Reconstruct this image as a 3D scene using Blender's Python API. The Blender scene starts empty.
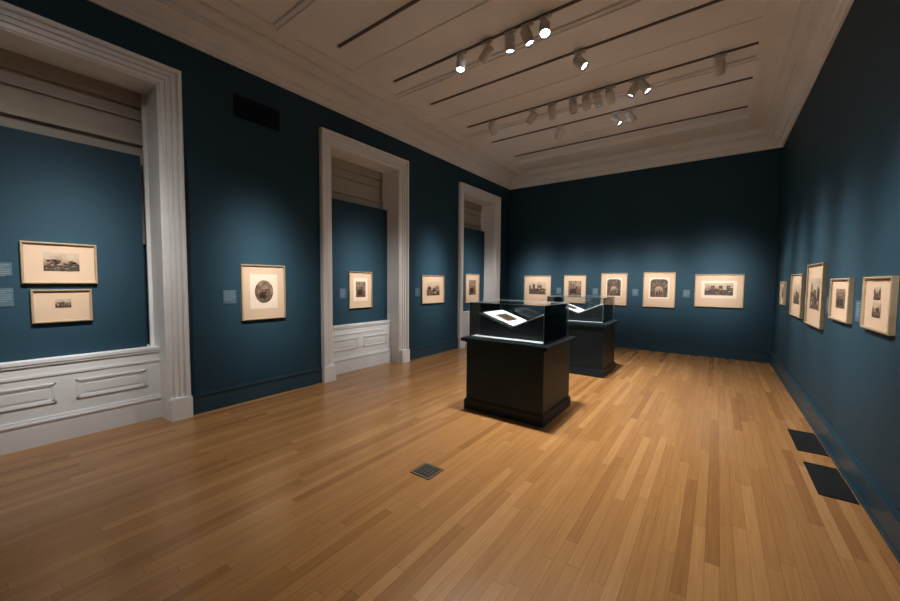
import bpy, math, random
from mathutils import Vector, Matrix
random.seed(4)
XL,XR,YB,YF=-4.953,0.931,9.66,-2.6
HC,ZC=4.25,4.60
sc=bpy.context.scene
col=sc.collection
try:
    sc.view_settings.view_transform='Standard'
    sc.view_settings.look='None'
except Exception: pass

# ---------------- materials ----------------
def newmat(name):
    m=bpy.data.materials.new(name); m.use_nodes=True
    nt=m.node_tree; b=nt.nodes['Principled BSDF']
    return m,nt,b
def N(nt,t,**k):
    n=nt.nodes.new(t)
    for a,v in k.items(): setattr(n,a,v)
    return n
def paint(name,c,rough=.6,var=.06,scale=6,bump=.02,spec=.4,metal=0.):
    m,nt,b=newmat(name)
    b.inputs['Roughness'].default_value=rough
    b.inputs['Specular IOR Level'].default_value=spec
    b.inputs['Metallic'].default_value=metal
    tc=N(nt,'ShaderNodeTexCoord'); no=N(nt,'ShaderNodeTexNoise')
    no.inputs['Scale'].default_value=scale; no.inputs['Detail'].default_value=4
    nt.links.new(tc.outputs['Object'],no.inputs['Vector'])
    r=N(nt,'ShaderNodeValToRGB')
    r.color_ramp.elements[0].position=.3; r.color_ramp.elements[1].position=.7
    r.color_ramp.elements[0].color=tuple(x*(1-var) for x in c)+(1,)
    r.color_ramp.elements[1].color=tuple(min(1,x*(1+var)) for x in c)+(1,)
    nt.links.new(no.outputs['Fac'],r.inputs['Fac']); nt.links.new(r.outputs['Color'],b.inputs['Base Color'])
    if bump:
        n2=N(nt,'ShaderNodeTexNoise'); n2.inputs['Scale'].default_value=220; n2.inputs['Detail'].default_value=2
        nt.links.new(tc.outputs['Object'],n2.inputs['Vector'])
        bp=N(nt,'ShaderNodeBump'); bp.inputs['Strength'].default_value=bump; bp.inputs['Distance'].default_value=.01
        nt.links.new(n2.outputs['Fac'],bp.inputs['Height']); nt.links.new(bp.outputs['Normal'],b.inputs['Normal'])
    return m
M_wall=paint('wall_blue',(.0128,.0415,.0640),.65,.05,1.5,.03,.25)
M_base=paint('baseboard_blue',(.016,.047,.070),.42,.04,3,0,.4)
M_trim=paint('trim_white',(.80,.80,.80),.42,.03,3,0,.4)
M_apron=paint('apron_white',(.72,.735,.75),.45,.03,3,0,.4)
M_ceil=paint('ceiling_plaster',(.87,.87,.88),.8,.03,2,.02,.2)
M_shade=paint('window_blind_beige',(.40,.365,.31),.7,.05,2,0,.2)
M_track=paint('track_dark',(.12,.105,.095),.5,.1,8,0)
M_can=paint('spot_can_white',(.60,.58,.55),.4,.04,8,0)
M_canin=paint('spot_inner_black',(.02,.02,.02),.5,.1,8,0)
M_case=paint('case_black_blue',(.013,.027,.038),.45,.1,3,0,.25)
M_deck=paint('case_deck_grey',(.36,.39,.41),.6,.04,6,0)
M_cradle=paint('cradle_black',(.020,.027,.033),.5,.1,6,0,.3)
M_gold=paint('frame_pale_gold',(.42,.32,.20),.34,.1,12,0,.5,.35)
M_mat=paint('mount_cream',(.47,.345,.245),.85,.02,4,.01,.1)
M_mat2=paint('mount_sheet_light',(.57,.465,.37),.85,.02,4,.01,.1)
M_page=paint('album_page',(.76,.76,.75),.8,.02,4,0,.1)
M_label=paint('label_bluegrey',(.062,.105,.135),.7,.03,6,0,.2)
M_ltext=paint('label_text',(.20,.24,.26),.7,.03,6,0,.2)
M_black=paint('grille_black',(.008,.008,.009),.5,.2,20,0,.4)
M_slat=paint('grille_slat',(.014,.014,.015),.4,.2,20,0,.4)
M_vent=paint('vent_black',(.005,.008,.011),.7,.2,20,0,.1)
M_vslat=paint('vent_slat',(.009,.014,.018),.7,.2,20,0,.1)
M_brass=paint('floor_box_bronze',(.10,.08,.045),.4,.2,30,0,.5,.3)
M_fig=paint('sepia_dark',(.024,.013,.008),.6,.4,60,0,.3)
M_head=paint('sepia_light',(.32,.22,.15),.6,.2,60,0,.3)
M_mid=paint('sepia_mid',(.095,.053,.031),.6,.5,45,0,.3)

def photo_mat(name,lo,mid,hi,scale,grad):
    m,nt,b=newmat(name); b.inputs['Roughness'].default_value=.55
    uv=N(nt,'ShaderNodeUVMap'); sep=N(nt,'ShaderNodeSeparateXYZ'); nt.links.new(uv.outputs['UV'],sep.inputs[0])
    oi=N(nt,'ShaderNodeObjectInfo')
    mp=N(nt,'ShaderNodeVectorMath',operation='ADD')
    cmb=N(nt,'ShaderNodeCombineXYZ'); mul=N(nt,'ShaderNodeMath',operation='MULTIPLY'); mul.inputs[1].default_value=37.
    nt.links.new(oi.outputs['Random'],mul.inputs[0]); nt.links.new(mul.outputs[0],cmb.inputs['Z'])
    nt.links.new(uv.outputs['UV'],mp.inputs[0]); nt.links.new(cmb.outputs[0],mp.inputs[1])
    no=N(nt,'ShaderNodeTexNoise'); no.inputs['Scale'].default_value=scale; no.inputs['Detail'].default_value=6
    nt.links.new(mp.outputs[0],no.inputs['Vector'])
    mr=N(nt,'ShaderNodeMapRange'); mr.inputs['To Min'].default_value=-grad; mr.inputs['To Max'].default_value=grad
    nt.links.new(sep.outputs['Y'],mr.inputs['Value'])
    add=N(nt,'ShaderNodeMath',operation='ADD'); nt.links.new(mr.outputs[0],add.inputs[0]); nt.links.new(no.outputs['Fac'],add.inputs[1])
    r=N(nt,'ShaderNodeValToRGB'); e=r.color_ramp.elements; nt.links.new(add.outputs[0],r.inputs['Fac'])
    e[0].position=.3; e[0].color=lo+(1,); e[1].position=.72; e[1].color=hi+(1,)
    x=e.new(.5); x.color=mid+(1,)
    nt.links.new(r.outputs['Color'],b.inputs['Base Color'])
    return m
M_sky=photo_mat('sepia_sky',(.17,.112,.07),(.27,.19,.127),(.37,.29,.21),3,.25)
M_ground=photo_mat('sepia_ground',(.012,.007,.005),(.042,.025,.016),(.20,.14,.095),11,.0)
M_studio=photo_mat('sepia_studio',(.04,.022,.013),(.11,.069,.044),(.24,.168,.116),5,.12)

def emis(name,c,s):
    m,nt,b=newmat(name)
    b.inputs['Base Color'].default_value=c+(1,)
    b.inputs['Emission Color'].default_value=c+(1,); b.inputs['Emission Strength'].default_value=s
    return m
M_bulb=emis('lamp_lens',(.92,.96,1),45)

def glass_mat():
    m=bpy.data.materials.new('vitrine_glass'); m.use_nodes=True; nt=m.node_tree; nt.nodes.clear()
    o=N(nt,'ShaderNodeOutputMaterial'); t=N(nt,'ShaderNodeBsdfTransparent'); g=N(nt,'ShaderNodeBsdfGlossy')
    t.inputs['Color'].default_value=(.97,.98,.98,1); g.inputs['Roughness'].default_value=.02
    f=N(nt,'ShaderNodeFresnel'); f.inputs['IOR'].default_value=1.42; mx=N(nt,'ShaderNodeMixShader')
    nt.links.new(f.outputs[0],mx.inputs[0]); nt.links.new(t.outputs[0],mx.inputs[1]); nt.links.new(g.outputs[0],mx.inputs[2])
    nt.links.new(mx.outputs[0],o.inputs[0]); return m
M_glass=glass_mat()
M_gedge=paint('glass_edge',(.30,.38,.40),.2,.05,5,0,.6)

def floor_mat():
    m,nt,b=newmat('oak_strip_floor')
    L=nt.links.new
    def math_(op,a=None,bb=None,c=None):
        n=N(nt,'ShaderNodeMath',operation=op)
        for i,v in enumerate((a,bb,c)):
            if v is None: continue
            if isinstance(v,(int,float)): n.inputs[i].default_value=v
            else: L(v,n.inputs[i])
        return n.outputs[0]
    tc=N(nt,'ShaderNodeTexCoord'); s=N(nt,'ShaderNodeSeparateXYZ'); L(tc.outputs['Object'],s.inputs[0])
    W=.070; LEN=1.35
    xr=math_('DIVIDE',s.outputs['X'],W); row=math_('FLOOR',xr); fx=math_('FRACT',xr)
    wn=N(nt,'ShaderNodeTexWhiteNoise',noise_dimensions='1D'); L(row,wn.inputs['W'])
    yo=math_('MULTIPLY_ADD',wn.outputs['Value'],7.3,s.outputs['Y'])
    yr=math_('DIVIDE',yo,LEN); seg=math_('FLOOR',yr); fy=math_('FRACT',yr)
    cv=N(nt,'ShaderNodeCombineXYZ'); L(row,cv.inputs[0]); L(seg,cv.inputs[1])
    w2=N(nt,'ShaderNodeTexWhiteNoise',noise_dimensions='2D'); L(cv.outputs[0],w2.inputs['Vector'])
    r=N(nt,'ShaderNodeValToRGB'); e=r.color_ramp.elements
    e[0].position=0; e[0].color=(.270,.125,.041,1); e[1].position=1; e[1].color=(.430,.226,.088,1)
    q=e.new(.15); q.color=(.325,.158,.054,1); q=e.new(.8); q.color=(.368,.184,.065,1)
    L(w2.outputs['Value'],r.inputs['Fac'])
    gv=N(nt,'ShaderNodeCombineXYZ'); L(math_('MULTIPLY',s.outputs['X'],70.),gv.inputs[0]); L(math_('MULTIPLY',s.outputs['Y'],2.5),gv.inputs[1])
    L(math_('MULTIPLY',w2.outputs['Value'],50.),gv.inputs[2])
    gn=N(nt,'ShaderNodeTexNoise'); gn.inputs['Scale'].default_value=1; gn.inputs['Detail'].default_value=5; gn.inputs['Distortion'].default_value=.6
    L(gv.outputs[0],gn.inputs['Vector'])
    gr=N(nt,'ShaderNodeMapRange'); gr.inputs['From Min'].default_value=.3; gr.inputs['From Max'].default_value=.7
    gr.inputs['To Min'].default_value=.88; gr.inputs['To Max'].default_value=1.09; L(gn.outputs['Fac'],gr.inputs['Value'])
    ex=math_('MINIMUM',fx,math_('SUBTRACT',1.,fx)); ey=math_('MINIMUM',fy,math_('SUBTRACT',1.,fy))
    gx=math_('LESS_THAN',ex,.016); gy=math_('LESS_THAN',ey,.0014); gap=math_('MAXIMUM',gx,gy)
    gm=math_('MULTIPLY_ADD',gap,-.38,1.)
    tot=math_('MULTIPLY',gr.outputs[0],gm)
    vm=N(nt,'ShaderNodeVectorMath',operation='SCALE'); L(r.outputs['Color'],vm.inputs[0]); L(tot,vm.inputs['Scale'])
    L(vm.outputs[0],b.inputs['Base Color'])
    rr=math_('MULTIPLY_ADD',gn.outputs['Fac'],.12,.17); L(rr,b.inputs['Roughness'])
    b.inputs['Specular IOR Level'].default_value=.5
    bp=N(nt,'ShaderNodeBump'); bp.inputs['Strength'].default_value=.12; bp.inputs['Distance'].default_value=.002
    L(math_('SUBTRACT',1.,gap),bp.inputs['Height']); L(bp.outputs['Normal'],b.inputs['Normal'])
    return m
M_floor=floor_mat()

# ---------------- mesh builder ----------------
class MB:
    def __init__(s): s.v=[];s.f=[];s.m=[];s.mats=[];s.uv=[];s.sm=[]
    def mi(s,mat):
        if mat not in s.mats: s.mats.append(mat)
        return s.mats.index(mat)
    def face(s,pts,mat,uv=None,smooth=False):
        b=len(s.v); s.v+= [tuple(p) for p in pts]; s.f.append(list(range(b,b+len(pts)))); s.m.append(s.mi(mat)); s.uv.append(uv); s.sm.append(smooth)
    def box(s,a,b,mat,bev=0):
        x0,y0,z0=[min(a[i],b[i]) for i in range(3)]; x1,y1,z1=[max(a[i],b[i]) for i in range(3)]
        P=lambda i,j,k:((x0,x1)[i],(y0,y1)[j],(z0,z1)[k])
        for q in ([(0,0,0),(0,1,0),(1,1,0),(1,0,0)],[(0,0,1),(1,0,1),(1,1,1),(0,1,1)],[(0,0,0),(1,0,0),(1,0,1),(0,0,1)],
                  [(0,1,0),(0,1,1),(1,1,1),(1,1,0)],[(0,0,0),(0,0,1),(0,1,1),(0,1,0)],[(1,0,0),(1,1,0),(1,1,1),(1,0,1)]):
            s.face([P(*c) for c in q],mat)
    def tube(s,p0,p1,r0,r1,mat,n=20,cap0=True,cap1=True,smooth=True):
        p0=Vector(p0);p1=Vector(p1);d=(p1-p0).normalized();u=d.orthogonal().normalized();w=d.cross(u)
        A=[p0+(u*math.cos(2*math.pi*i/n)+w*math.sin(2*math.pi*i/n))*r0 for i in range(n)]
        B=[p1+(u*math.cos(2*math.pi*i/n)+w*math.sin(2*math.pi*i/n))*r1 for i in range(n)]
        for i in range(n):
            j=(i+1)%n; s.face([A[i],A[j],B[j],B[i]],mat,smooth=smooth)
        if cap0: s.face(A[::-1],mat)
        if cap1: s.face(B,mat)
    def obj(s,name,mw=None,parent=None,clean=True):
        me=bpy.data.meshes.new(name); me.from_pydata(s.v,[],s.f)
        for m in s.mats: me.materials.append(m)
        ul=me.uv_layers.new(name='UVMap')
        for p,mi,uv,sm in zip(me.polygons,s.m,s.uv,s.sm):
            p.material_index=mi; p.use_smooth=sm
            if uv:
                for li,c in zip(p.loop_indices,uv): ul.data[li].uv=c
        if clean:
            import bmesh
            bm=bmesh.new(); bm.from_mesh(me)
            bmesh.ops.remove_doubles(bm,verts=bm.verts,dist=1e-5)
            bmesh.ops.recalc_face_normals(bm,faces=bm.faces)
            bm.to_mesh(me); bm.free()
        o=bpy.data.objects.new(name,me); col.objects.link(o)
        if mw is not None: o.matrix_world=mw
        if parent: o.parent=parent
        return o
def empty(name,loc=(0,0,0)):
    e=bpy.data.objects.new(name,None); e.location=loc; e.empty_display_size=.2; col.objects.link(e); return e

# ---------------- room shell ----------------
m=MB(); m.box((XL-.7,YF-.2,-.1),(XR+.2,YB+.2,0),M_floor); m.obj('floor')
m=MB(); m.box((XL-.7,YF-.2,ZC),(XR+.2,YB+.2,ZC+.12),M_ceil)
X0c,X1c=-4.36,.34
# wide shallow raised bands between the track slots + margins of the plaster ceiling
for y in (-1.5,.5,2.5,4.5,6.52,8.62):
    m.box((X0c,y-.16,ZC-.03),(X1c,y+.16,ZC),M_ceil); m.box((X0c,y-.11,ZC-.05),(X1c,y+.11,ZC-.02),M_ceil)
for y in (-.5,1.5,3.52,5.52,7.55):
    m.box((X0c,y-.02,ZC-.012),(X1c,y+.02,ZC),M_ceil)
for x in (X0c,X1c): m.box((x-.04,-2.2,ZC-.035),(x+.04,9.2,ZC),M_ceil)
m.obj('ceiling')
OP=[(-.14,1.395),(3.563,5.10),(7.267,8.803)]; HI=3.705; XB=-5.45
m=MB()
ys=[YF]+[y for o in OP for y in o]+[YB]
for i in range(0,len(ys),2): m.box((XB,ys[i],0),(XL,ys[i+1],ZC),M_wall)
for a,b in OP: m.box((XB,a,HI),(XL,b,ZC),M_wall)
m.box((XB-.15,YF,0),(XB,YB,ZC),M_wall)
m.obj('wall_left')
m=MB(); m.box((XL-.65,YB,0),(XR+.15,YB+.15,ZC),M_wall); m.obj('wall_back')
m=MB(); m.box((XR,YF,0),(XR+.15,YB,ZC),M_wall); m.obj('wall_right')
m=MB(); m.box((XL-.65,YF-.15,0),(XR+.15,YF,ZC),M_wall); m.obj('wall_front')
# cornice
prof=[(0,4.25),(.028,4.25),(.028,4.285),(.045,4.29),(.055,4.32),(.055,4.345),(.085,4.355),(.11,4.385),(.155,4.43),(.20,4.455),(.20,4.475),(.235,4.475),(.235,4.515),(.26,4.525),(.30,4.56),(.34,4.572),(.34,4.60)]
m=MB()
def ring(o,z): return [(XL+o,YF+o,z),(XR-o,YF+o,z),(XR-o,YB-o,z),(XL+o,YB-o,z)]
for (o,z),(o2,z2) in zip(prof,prof[1:]):
    A=ring(o,z);B=ring(o2,z2)
    for i in range(4):
        j=(i+1)%4; m.face([A[i],A[j],B[j],B[i]],M_trim)
m.obj('trim_1')
# baseboards
def base(name,segs,axis,c,n):
    m=MB()
    for a,b in segs:
        for (t,z0,z1) in ((.022,0,.205),(.032,.205,.222),(.018,.222,.240),(.030,0,.03)):
            if axis=='x': m.box((c,a,z0),(c+n*t,b,z1),M_base)
            else: m.box((a,c,z0),(b,c+n*t,z1),M_base)
    return m.obj(name)
CW=.20
base('baseboard_left',[(YF,OP[0][0]-CW),(OP[0][1]+CW,OP[1][0]-CW),(OP[1][1]+CW,OP[2][0]-CW),(OP[2][1]+CW,YB)],'x',XL,1)
base('baseboard_right',[(YF,YB)],'x',XR,-1)
base('baseboard_back',[(XL+.03,XR-.03)],'y',YB,-1)
base('baseboard_front',[(XL+.03,XR-.03)],'y',YF,1)

# ---------------- window recesses ----------------
cas=[(0,-.02),(0,.018),(.010,.026),(.040,.026),(.041,.018),(.050,.018),(.051,.040),(.088,.040),(.089,.030),(.100,.030),(.101,.052),(.136,.052),(.137,.040),(.148,.040),(.150,.066),(.160,.080),(.186,.080),(.197,.064),(.197,0)]
XP=-5.27; XA=-5.17
for k,(a,b) in enumerate(OP):
    e=empty('window_%d'%(k+1),(XL,(a+b)/2,0))
    def fin(m,nm):
        o=m.obj(nm); o.parent=e; o.matrix_parent_inverse=Matrix.Translation(-Vector(e.location)); return o
    m=MB()
    def path(o,d): return [(XL+d,a-o,0),(XL+d,a-o,HI+o),(XL+d,b+o,HI+o),(XL+d,b+o,0)]
    for (o,d),(o2,d2) in zip(cas,cas[1:]):
        A=path(o,d);B=path(o2,d2)
        for i in range(3): m.face([A[i],A[i+1],B[i+1],B[i]],M_trim)
    for y0,y1 in ((a-CW-.004,a+.004),(b-.004,b+CW+.004)):
        m.box((XL,y0,0),(XL+.090,y1,.235),M_trim)
        m.box((XL,y0+.008,.235),(XL+.084,y1-.008,.25),M_trim)
    fin(m,'casing')
    m=MB(); t=.015
    m.box((XB,a,0),(XL+.005,a+t,HI),M_trim); m.box((XB,b-t,0),(XL+.005,b,HI),M_trim); m.box((XB,a,HI-t),(XL+.005,b,HI),M_trim)
    for y0,y1 in ((a+t,a+t+.035),(b-t-.035,b-t)): m.box((XP-.10,y0,.82),(XP-.06,y1,HI-t),M_trim)
    fin(m,'jamb')
    m=MB()
    m.box((XB,a+t,2.0),(XB+.04,b-t,HI-t),M_shade)
    m.box((XB+.04,a+t,HI-.16),(XP-.08,b-t,HI-t),M_shade)
    m.box((XB+.04,a+t,3.12),(XB+.09,b-t,3.17),M_shade)
    m.box((XB+.04,a+t,3.40),(XB+.07,b-t,3.42),M_shade)
    fin(m,'blind')
    m=MB(); g=.10 if k==0 else t
    m.box((XP-.035,a+t,.80),(XP,b-g,2.97),M_wall); fin(m,'panel')
    m=MB(); y0,y1=a+t,b-t
    m.box((XB,y0,0),(XA,y1,.79),M_apron)
    m.box((XB,y0,.79),(XA+.02,y1,.82),M_apron); m.box((XA,y0,.765),(XA+.012,y1,.79),M_apron)
    m.box((XA,y0,.655),(XA+.008,y1,.68),M_apron)
    m.box((XA,y0,0),(XA+.022,y1,.22),M_apron); m.box((XA,y0,.22),(XA+.03,y1,.24),M_apron); m.box((XA,y0,.24),(XA+.014,y1,.265),M_apron)
    c=(a+b)/2
    for p0,p1 in ((y0+.12,c-.07),(c+.07,y1-.12)):
        z0,z1=.39,.58
        for w,d in ((.0,.012),(.014,.007)):
            q=.014
            m.box((XA,p0+w,z0+w),(XA+d,p0+w+q,z1-w),M_apron); m.box((XA,p1-w-q,z0+w),(XA+d,p1-w,z1-w),M_apron)
            m.box((XA,p0+w,z0+w),(XA+d,p1-w,z0+w+q),M_apron); m.box((XA,p0+w,z1-w-q),(XA+d,p1-w,z1-w),M_apron)
        m.box((XA,p0+.06,z0+.05),(XA+.005,p1-.06,z1-.05),M_apron)
    fin(m,'apron')

# ---------------- pictures ----------------
WALLS={'L':(Vector((0,1,0)),Vector((1,0,0))),'B':(Vector((1,0,0)),Vector((0,-1,0))),'R':(Vector((0,-1,0)),Vector((-1,0,0)))}
def mw(wall,c):
    u,n=WALLS[wall]; v=Vector((0,0,1)); M=Matrix((u,v,n)).transposed().to_4x4(); M.translation=Vector(c); return M
def ell(cx,cy,rx,ry,z,n=20): return [(cx+rx*math.cos(2*math.pi*t/n),cy+ry*math.sin(2*math.pi*t/n),z) for t in range(n)]
def picture(wall,c,w,h,imgs,sheet=None,mat=M_mat):
    m=MB(); W,H=w/2,h/2
    pr=[(0,0),(0,.03),(.003,.034),(.012,.034),(.018,.027),(.018,.014)]
    def rg(o,z): return [(-W+o,-H+o,z),(W-o,-H+o,z),(W-o,H-o,z),(-W+o,H-o,z)]
    for (o,z),(o2,z2) in zip(pr,pr[1:]):
        A=rg(o,z);B=rg(o2,z2)
        for i in range(4): m.face([A[i],A[(i+1)%4],B[(i+1)%4],B[i]],M_gold)
    m.face(rg(0,0)[::-1],M_gold)
    m.face(rg(.017,.016),mat)
    z=.0175
    if sheet:
        x0,y0,x1,y1=sheet; m.face([(x0*W,y0*H,z),(x1*W,y0*H,z),(x1*W,y1*H,z),(x0*W,y1*H,z)],M_mat2)
    for kind,shape,(x0,y0,x1,y1) in imgs:
        x0*=W;x1*=W;y0*=H;y1*=H; zz=z+.001; w_=x1-x0;h_=y1-y0;cx=(x0+x1)/2;cy=(y0+y1)/2
        mt={'land':M_sky,'group':M_studio,'street':M_sky,'arch':M_ground}[kind]
        if shape=='rect': pts=[(x0,y0),(x1,y0),(x1,y1),(x0,y1)]
        elif shape=='oval': pts=[p[:2] for p in ell(cx,cy,w_/2,h_/2,0,40)]
        else:
            r=w_/2*.45; pts=[(x0,y0),(x1,y0)]+[(x1-r+r*math.cos(t*math.pi/12),y1-r+r*math.sin(t*math.pi/12)) for t in range(7)]+[(x0+r-r*math.sin(t*math.pi/12),y1-r+r*math.cos(t*math.pi/12)) for t in range(7)]
        uv=[((p[0]-x0)/w_,(p[1]-y0)/h_) for p in pts]
        m.face([(p[0],p[1],zz) for p in pts],mt,uv)
        za=zz+.0006; zb_=za+.0006; zc=zb_+.0006
        if kind in('land','street'):
            n=22; base_=.42 if kind=='land' else .30
            top=[]; hcur=base_
            for i in range(n+1):
                if kind=='land': hcur=base_+.10*math.sin(i*.55+w*9)+random.uniform(-.05,.07)
                elif i%3==0: hcur=random.choice((.45,.62,.72,.55,.80))
                top.append((x0+w_*i/n,y0+h_*hcur))
            for i in range(n):
                q=[(top[i][0],y0),(top[i+1][0],y0),top[i+1],(top[i][0],top[i+1][1] if kind=='street' else top[i][1])]
                m.face([(p[0],p[1],za) for p in q],M_ground,[((p[0]-x0)/w_,(p[1]-y0)/h_) for p in q])
            for i in range(7):
                px=x0+w_*(.08+.84*random.random()); py=y0+h_*random.uniform(.15,.5); r=h_*random.uniform(.03,.07)
                m.face(ell(px,py,r*1.6,r,zb_,10),M_fig if i%2 else M_head)
            if kind=='land':
                for i in range(6):
                    px=x0+w_*(.1+.8*random.random()); r=h_*random.uniform(.06,.11)
                    m.face(ell(px,y0+h_*random.uniform(.46,.6),r*1.2,r,zb_+.0001*i,12),M_fig if i%2 else M_mid)
        elif kind=='arch':
            for s_,mm,zq in ((.62,M_mid,za),(.44,M_sky,zb_)):
                aw=w_*s_/2; ah=h_*(.30+.25*s_)
                ap=[(cx-aw,y0+h_*.16),(cx+aw,y0+h_*.16)]+[(cx+aw*math.cos(t*math.pi/12),y0+ah+aw*math.sin(t*math.pi/12)) for t in range(13)]
                m.face([(p[0],p[1],zq) for p in ap],mm,[((p[0]-x0)/w_,(p[1]-y0)/h_) for p in ap])
            for i,px in enumerate((-.14,-.05,.06,.15)):
                hh=h_*random.uniform(.14,.26); X_=cx+px*w_
                m.face([(X_-w_*.035,y0+h_*.16,zc),(X_+w_*.035,y0+h_*.16,zc),(X_+w_*.03,y0+h_*.16+hh,zc),(X_-w_*.03,y0+h_*.16+hh,zc)],M_fig)
        else:
            k=.70 if shape!='rect' else .9
            m.face([(cx-w_*.42*k,cy-h_*.36*k,za),(cx+w_*.42*k,cy-h_*.36*k,za),(cx+w_*.40*k,cy-h_*.20*k,za),(cx-w_*.40*k,cy-h_*.20*k,za)],M_mid)
            nf=5 if w_>h_ else 3
            for row,(yy,sc_) in enumerate(((.10,.85),(-.10,1.))):
                nn=nf-1 if row==0 else nf
                for i in range(nn):
                    px=cx+w_*k*.74*((i+.5)/nn-.5)+random.uniform(-.01,.01)*w_; py=cy+h_*k*(yy-.12)
                    bw=w_*k*.40/nf*sc_*1.15; bh=h_*k*.22*sc_; zt_=za+.0003*(row+1)
                    m.face(ell(px,py,bw,bh,zt_,14),M_fig if (i+row)%3 else M_mid)
                    hr=min(w_/nf,h_)*k*.11; m.face(ell(px,py+bh+hr*.8,hr,hr*1.25,zt_+.0002,10),M_head)
                    m.face(ell(px-bw*.1,py+bh*.35,hr*.45,hr*.8,zt_+.0002,8),M_head)
    return m.obj('framed_photograph',mw(wall,c),clean=False)
def label(wall,c,w=.13,h=.17):
    m=MB(); W,H=w/2,h/2; m.box((-W,-H,0),(W,H,.004),M_label)
    for i in range(6):
        y=H-.025-i*.02; m.box((-W+.012,y,.004),(W-.012-(.03 if i in (1,5) else 0),y+.004,.0043),M_ltext)
    return m.obj('wall_label',mw(wall,c))
e_=.001
picture('L',(XP+e_,.642,1.745),.52,.40,[('land','rect',(-.45,-.38,.5,.52))])
picture('L',(XP+e_,.642,1.325),.42,.325,[('land','rect',(-.25,-.10,.28,.42))],)
picture('L',(XL+e_,2.485,1.43),.59,.73,[('group','oval',(-.42,-.40,.42,.44))],(-.62,-.60,.62,.66))
picture('L',(XP+e_,4.405,1.425),.53,.66,[('group','rect',(-.42,-.40,.42,.46))],(-.62,-.6,.62,.66))
picture('L',(XL+e_,6.12,1.42),.76,.60,[('land','rect',(-.58,-.45,.58,.55))])
picture('L',(XP+e_,8.17,1.41),.66,.76,[('group','rect',(-.5,-.45,.5,.58))])
picture('B',(-4.05,YB-e_,1.40),.79,.73,[('street','rect',(-.62,-.42,.62,.55))])
picture('B',(-3.013,YB-e_,1.415),.575,.735,[('group','rect',(-.58,-.48,.58,.58))])
picture('B',(-2.058,YB-e_,1.43),.605,.79,[('arch','arch',(-.52,-.42,.52,.62))],(-.6,-.5,.6,.7))
picture('B',(-1.087,YB-e_,1.435),.65,.81,[('arch','arch',(-.54,-.42,.54,.60))],(-.64,-.52,.64,.7))
picture('B',(.0226,YB-e_,1.435),.845,.705,[('street','rect',(-.58,-.28,.58,.46))],(-.72,-.45,.72,.6))
picture('R',(XR-e_,8.45,1.435),.46,.40,[('group','rect',(-.4,-.4,.4,.5))])
picture('R',(XR-e_,7.10,1.435),.88,.60,[('land','rect',(-.5,-.4,.5,.5))])
picture('R',(XR-e_,5.90,1.47),.86,.72,[('street','rect',(-.55,-.45,.55,.55))])
picture('R',(XR-e_,4.81,1.457),.64,.39,[('group','rect',(-.45,-.4,.45,.5))])
picture('R',(XR-e_,3.84,1.462),.57,.385,[('land','rect',(-.35,-.50,.22,.05)),('street','rect',(-.30,.15,.16,.62))])
for x in (-3.44,-2.50,-1.58,-.55): label('B',(x,YB-e_,1.36))
label('L',(XL+e_,2.06,1.38),.15,.17); label('L',(XP+e_,4.02,1.37)); label('L',(XL+e_,5.62,1.37))
label('L',(XP+e_,.255,1.68),.15,.12); label('L',(XP+e_,.255,1.42),.15,.17); label('L',(XP+e_,7.71,1.36))
for y in (6.5,5.33,4.33): label('R',(XR-e_,y,1.38))

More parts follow.
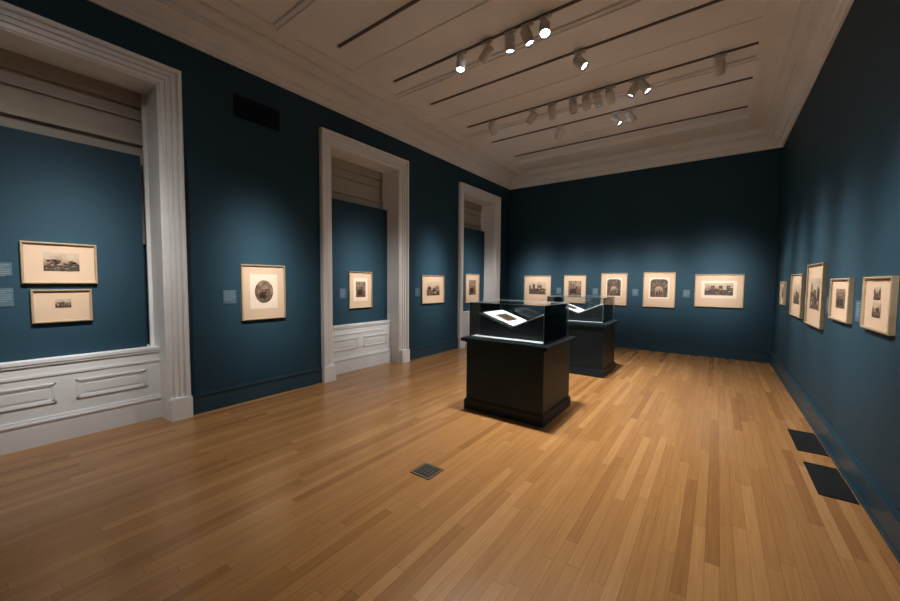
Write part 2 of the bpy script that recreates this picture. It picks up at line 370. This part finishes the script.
# ---------------- display cases ----------------
def case(x0,x1,y0,y1):
    cx,cy=(x0+x1)/2,(y0+y1)/2; e=empty('display_case',(cx,cy,0))
    W,D=(x1-x0)/2,(y1-y0)/2
    def fin(m,nm): o=m.obj(nm); o.parent=e
    m=MB()
    m.box((-W+.02,-D+.02,.0),(W-.02,D-.02,.86),M_case)
    m.box((-W,-D,0),(W,D,.115),M_case)
    for t,z0,z1 in ((.012,.115,.125),(.006,.125,.135)): m.box((-W+.02-t,-D+.02-t,z0),(W-.02+t,D-.02+t,z1),M_case)
    m.box((-W+.005,-D+.005,.835),(W-.005,D-.005,.855),M_case)
    m.box((-W-.035,-D-.035,.855),(W+.035,D+.035,.895),M_case)
    m.box((-W-.02,-D-.02,.895),(W+.02,D+.02,.903),M_case)
    fin(m,'plinth')
    gx,gy=W-.04,D-.05
    m=MB(); m.box((-gx+.01,-gy+.01,.903),(gx-.01,gy-.01,.915),M_deck); fin(m,'deck')
    cw=gx-.035; cd0,cd=-gy+.14,gy-.06; zt,zv,zb=1.19,1.035,.915; vx=.03
    m=MB(); P=[(-cw,zb),(cw,zb),(cw,zt+.02),(cw-.02,zt+.02),(vx,zv),(-cw+.02,zt),(-cw,zt)]
    m.face([(x,cd0,z) for x,z in P],M_cradle); m.face([(x,cd,z) for x,z in P][::-1],M_cradle)
    for i in range(len(P)):
        a,b=P[i],P[(i+1)%len(P)]; m.face([(a[0],cd0,a[1]),(b[0],cd0,b[1]),(b[0],cd,b[1]),(a[0],cd,a[1])],M_cradle)
    fin(m,'cradle')
    m=MB()
    for sx,zz in ((-1,zt),(1,zt+.02)):
        A=Vector((vx,0,zv)); B=Vector((sx*(cw-.02),0,zz)); d=(B-A).normalized(); n=Vector((-d.z,0,d.x))
        if n.z<0: n=-n
        L=(B-A).length
        def q(s0,s1,ya,yb,h0,h1,mt):
            c=[A+d*s+n*hh for hh in (h0,h1) for s in (s0,s1)]
            v=[(c[i].x,y,c[i].z) for i in range(4) for y in (ya,yb)]
            for f in ([0,1,3,2],[4,6,7,5],[0,2,6,4],[1,5,7,3],[0,4,5,1],[2,3,7,6]): m.face([v[i] for i in f],mt)
        q(.01,L*.97,cd0+.02,cd-.03,.001,.008,M_cradle); q(.015,L*.94,cd0+.035,cd-.05,.008,.024,M_page)
        q(L*.28,L*.72,cd0+.14,cd-.16,.024,.0245,M_mid)
        q(L*.34,L*.66,cd0+.20,cd-.22,.0245,.025,M_fig)
    fin(m,'open_album')
    m=MB(); z0,z1=.903,1.33; t=.006
    m.box((-gx,-gy,z0),(-gx+t,gy,z1),M_glass); m.box((gx-t,-gy,z0),(gx,gy,z1),M_glass)
    m.box((-gx+t,-gy,z0),(gx-t,-gy+t,z1),M_glass); m.box((-gx+t,gy-t,z0),(gx-t,gy,z1),M_glass)
    m.box((-gx,-gy,z1),(gx,gy,z1+t),M_glass)
    fin(m,'glass_cover')
    m=MB(); s=.0025
    for x in (-gx,gx):
        for y in (-gy,gy): m.box((x-s,y-s,z0),(x+s,y+s,z1+t),M_gedge)
        m.box((x-s,-gy,z1+t-s),(x+s,gy,z1+t+s),M_gedge)
    for y in (-gy,gy): m.box((-gx,y-s,z1+t-s),(gx,y+s,z1+t+s),M_gedge)
    fin(m,'glass_edges')
case(-2.53,-1.48,3.77,4.68)
case(-2.53,-1.48,6.34,7.25)

# ---------------- vents, floor boxes ----------------
m=MB(); m.box((XL+e_,2.155,3.64),(XL+.012,2.747,3.91),M_vent)
for i in range(11):
    z=3.655+i*.0225; m.box((XL+.012,2.17,z),(XL+.018,2.732,z+.009),M_vslat)
m.obj('air_vent')
m=MB(); m.box((-2.01,2.20,.0005),(-1.81,2.40,.006),M_brass); m.box((-1.985,2.225,.006),(-1.835,2.375,.009),M_black)
for i in range(4): m.box((-1.975+i*.038,2.235,.009),(-1.965+i*.038,2.365,.011),M_brass)
m.obj('floor_outlet_box')
for y0,y1 in ((4.74,5.37),(3.83,4.46)):
    m=MB(); m.box((.68,y0,.0005),(.893,y1,.006),M_black)
    for i in range(17):
        x=.69+i*.012; m.box((x,y0+.012,.006),(x+.004,y1-.012,.009),M_slat)
    m.obj('floor_grille')

# ---------------- tracks and spots ----------------
TY=[-1.0,0.05,1.05,2.05,3.05,4.05,4.92,6.05,7.0,8.08]
for y in TY:
    m=MB(); m.box((-4.03,y-.015,ZC-.018),(.30,y+.015,ZC),M_track); m.box((-4.05,y-.022,ZC-.022),(-4.03,y+.022,ZC),M_can)
    m.obj('lighting_track')
def spot(x,y,tgt,P,hw=9,blend=1.,warm=(1,.965,.915),rad=.04):
    # hw: half-angle (deg) at which the reflector's beam has dropped to 50 %
    piv=Vector((x,y,ZC-.155)); d=(Vector(tgt)-piv).normalized()
    e=empty('track_spotlight',piv)
    m=MB()
    m.box((-.07,-.022,.108),(.07,.022,.133),M_can); m.tube((0,0,.03),(0,0,.11),.012,.012,M_can,10)
    b=-d*.085; f=d*.11
    m.tube(b,-d*.065,.045,.060,M_can,24,True,False); m.tube(-d*.065,f,.060,.060,M_can,24,False,False)
    m.tube(f,d*.07,.053,.050,M_canin,24,False,False)
    u=d.orthogonal().normalized(); w=d.cross(u); n=24
    for i in range(n):
        a0=2*math.pi*i/n;a1=2*math.pi*(i+1)/n; c0=u*math.cos(a0)+w*math.sin(a0); c1=u*math.cos(a1)+w*math.sin(a1)
        m.face([f+c0*.060,f+c1*.060,f+c1*.053,f+c0*.053],M_can)
    g=d*.075; m.face([g+(u*math.cos(2*math.pi*i/n)+w*math.sin(2*math.pi*i/n))*.050 for i in range(n)],M_bulb)
    o=m.obj('lamp_head'); o.parent=e
    l=bpy.data.lights.new('lamp','SPOT'); l.energy=P; l.color=warm; l.spot_blend=1.0; l.shadow_soft_size=rad
    l.spot_size=math.radians(min(130,hw*6)); 
    l.use_nodes=True; nt=l.node_tree; em=[q for q in nt.nodes if q.type=='EMISSION'][0]
    tc=N(nt,'ShaderNodeTexCoord'); nn=N(nt,'ShaderNodeVectorMath',operation='NORMALIZE'); sp=N(nt,'ShaderNodeSeparateXYZ')
    ab=N(nt,'ShaderNodeMath',operation='ABSOLUTE'); pw=N(nt,'ShaderNodeMath',operation='POWER')
    pw.inputs[1].default_value=math.log(.5)/math.log(math.cos(math.radians(hw)))
    nt.links.new(tc.outputs['Normal'],nn.inputs[0]); nt.links.new(nn.outputs[0],sp.inputs[0]); nt.links.new(sp.outputs['Z'],ab.inputs[0])
    nt.links.new(ab.outputs[0],pw.inputs[0]); nt.links.new(pw.outputs[0],em.inputs['Strength'])
    lo=bpy.data.objects.new('lamp',l); col.objects.link(lo); lo.parent=e; lo.location=d*.16
    lo.rotation_euler=d.to_track_quat('-Z','Y').to_euler()
    return e
Zp=1.58; G=1.16
# left wall
spot(-3.0,1.05,(XP,.64,1.6),1000*G,8.2)
spot(-2.7,2.05,(XL,2.485,Zp),1250*G,7.8)
spot(-2.427,4.05,(XP,4.40,Zp),1250*G,7.5)
spot(-2.70,6.05,(XL,6.12,Zp),1180*G,7.5)
spot(-2.54,7.0,(XP,8.17,Zp),1200*G,7.5)
# back wall
spot(-3.49,6.05,(-4.05,YB,Zp),1700*G,6.2)
spot(-2.346,6.05,(-3.01,YB,Zp),1600*G,5.8)
spot(-1.787,6.05,(-2.06,YB,Zp),1600*G,5.8)
spot(-1.433,6.05,(-1.09,YB,Zp),1650*G,6.2)
spot(-.083,6.05,(.02,YB,Zp),1700*G,6.8)
# right wall
spot(-1.32,7.0,(XR,8.45,Zp),800*G,7)
spot(-1.546,7.0,(XR,7.1,Zp),900*G,7)
spot(-.97,6.05,(XR,5.9,Zp),800*G,8)
spot(-1.547,4.92,(XR,4.81,Zp),900*G,7)
spot(-1.2,2.05,(XR,3.84,Zp),1000*G,7)
# cases
spot(-2.11,4.05,(-2.0,4.22,.95),560,13)
spot(-1.996,6.05,(-2.0,6.77,.95),560,13)
# floor washes, then an added fill spot
spot(-2.82,4.05,(-2.4,2.9,0),480,22)
spot(-1.89,4.05,(-.3,4.6,0),900,23)
spot(-1.675,4.05,(-.6,1.9,0),420,20)
spot(-1.62,6.05,(-.6,7.0,0),850,23)
spot(-1.10,6.05,(-3.5,5.6,0),600,22)
spot(-3.2,.05,(-4.9,.6,.9),260,24)  # unseen spot, added to brighten the first window's casing and apron

# world (room is enclosed; keeps a dim neutral sky outside)
w=bpy.data.worlds.new('world'); sc.world=w; w.use_nodes=True
w.node_tree.nodes['Background'].inputs[0].default_value=(.02,.02,.025,1)

# ---------------- camera ----------------
yw,pt,rl,F=.6324,.0535,.0076,364.42
f=Vector((-math.sin(yw)*math.cos(pt),math.cos(yw)*math.cos(pt),-math.sin(pt)))
rt=Vector((math.cos(yw),math.sin(yw),0)); up=rt.cross(f)
rt2=(rt*math.cos(rl)+up*math.sin(rl)).normalized(); up2=rt2.cross(f).normalized()
cd_=bpy.data.cameras.new('camera'); cam=bpy.data.objects.new('camera',cd_); col.objects.link(cam)
M=Matrix((rt2,up2,-f)).transposed().to_4x4(); M.translation=Vector((0,0,1.6)); cam.matrix_world=M
cd_.sensor_fit='HORIZONTAL'; cd_.sensor_width=36; cd_.lens=F/900*36; cd_.clip_start=.05; cd_.clip_end=100
sc.camera=cam
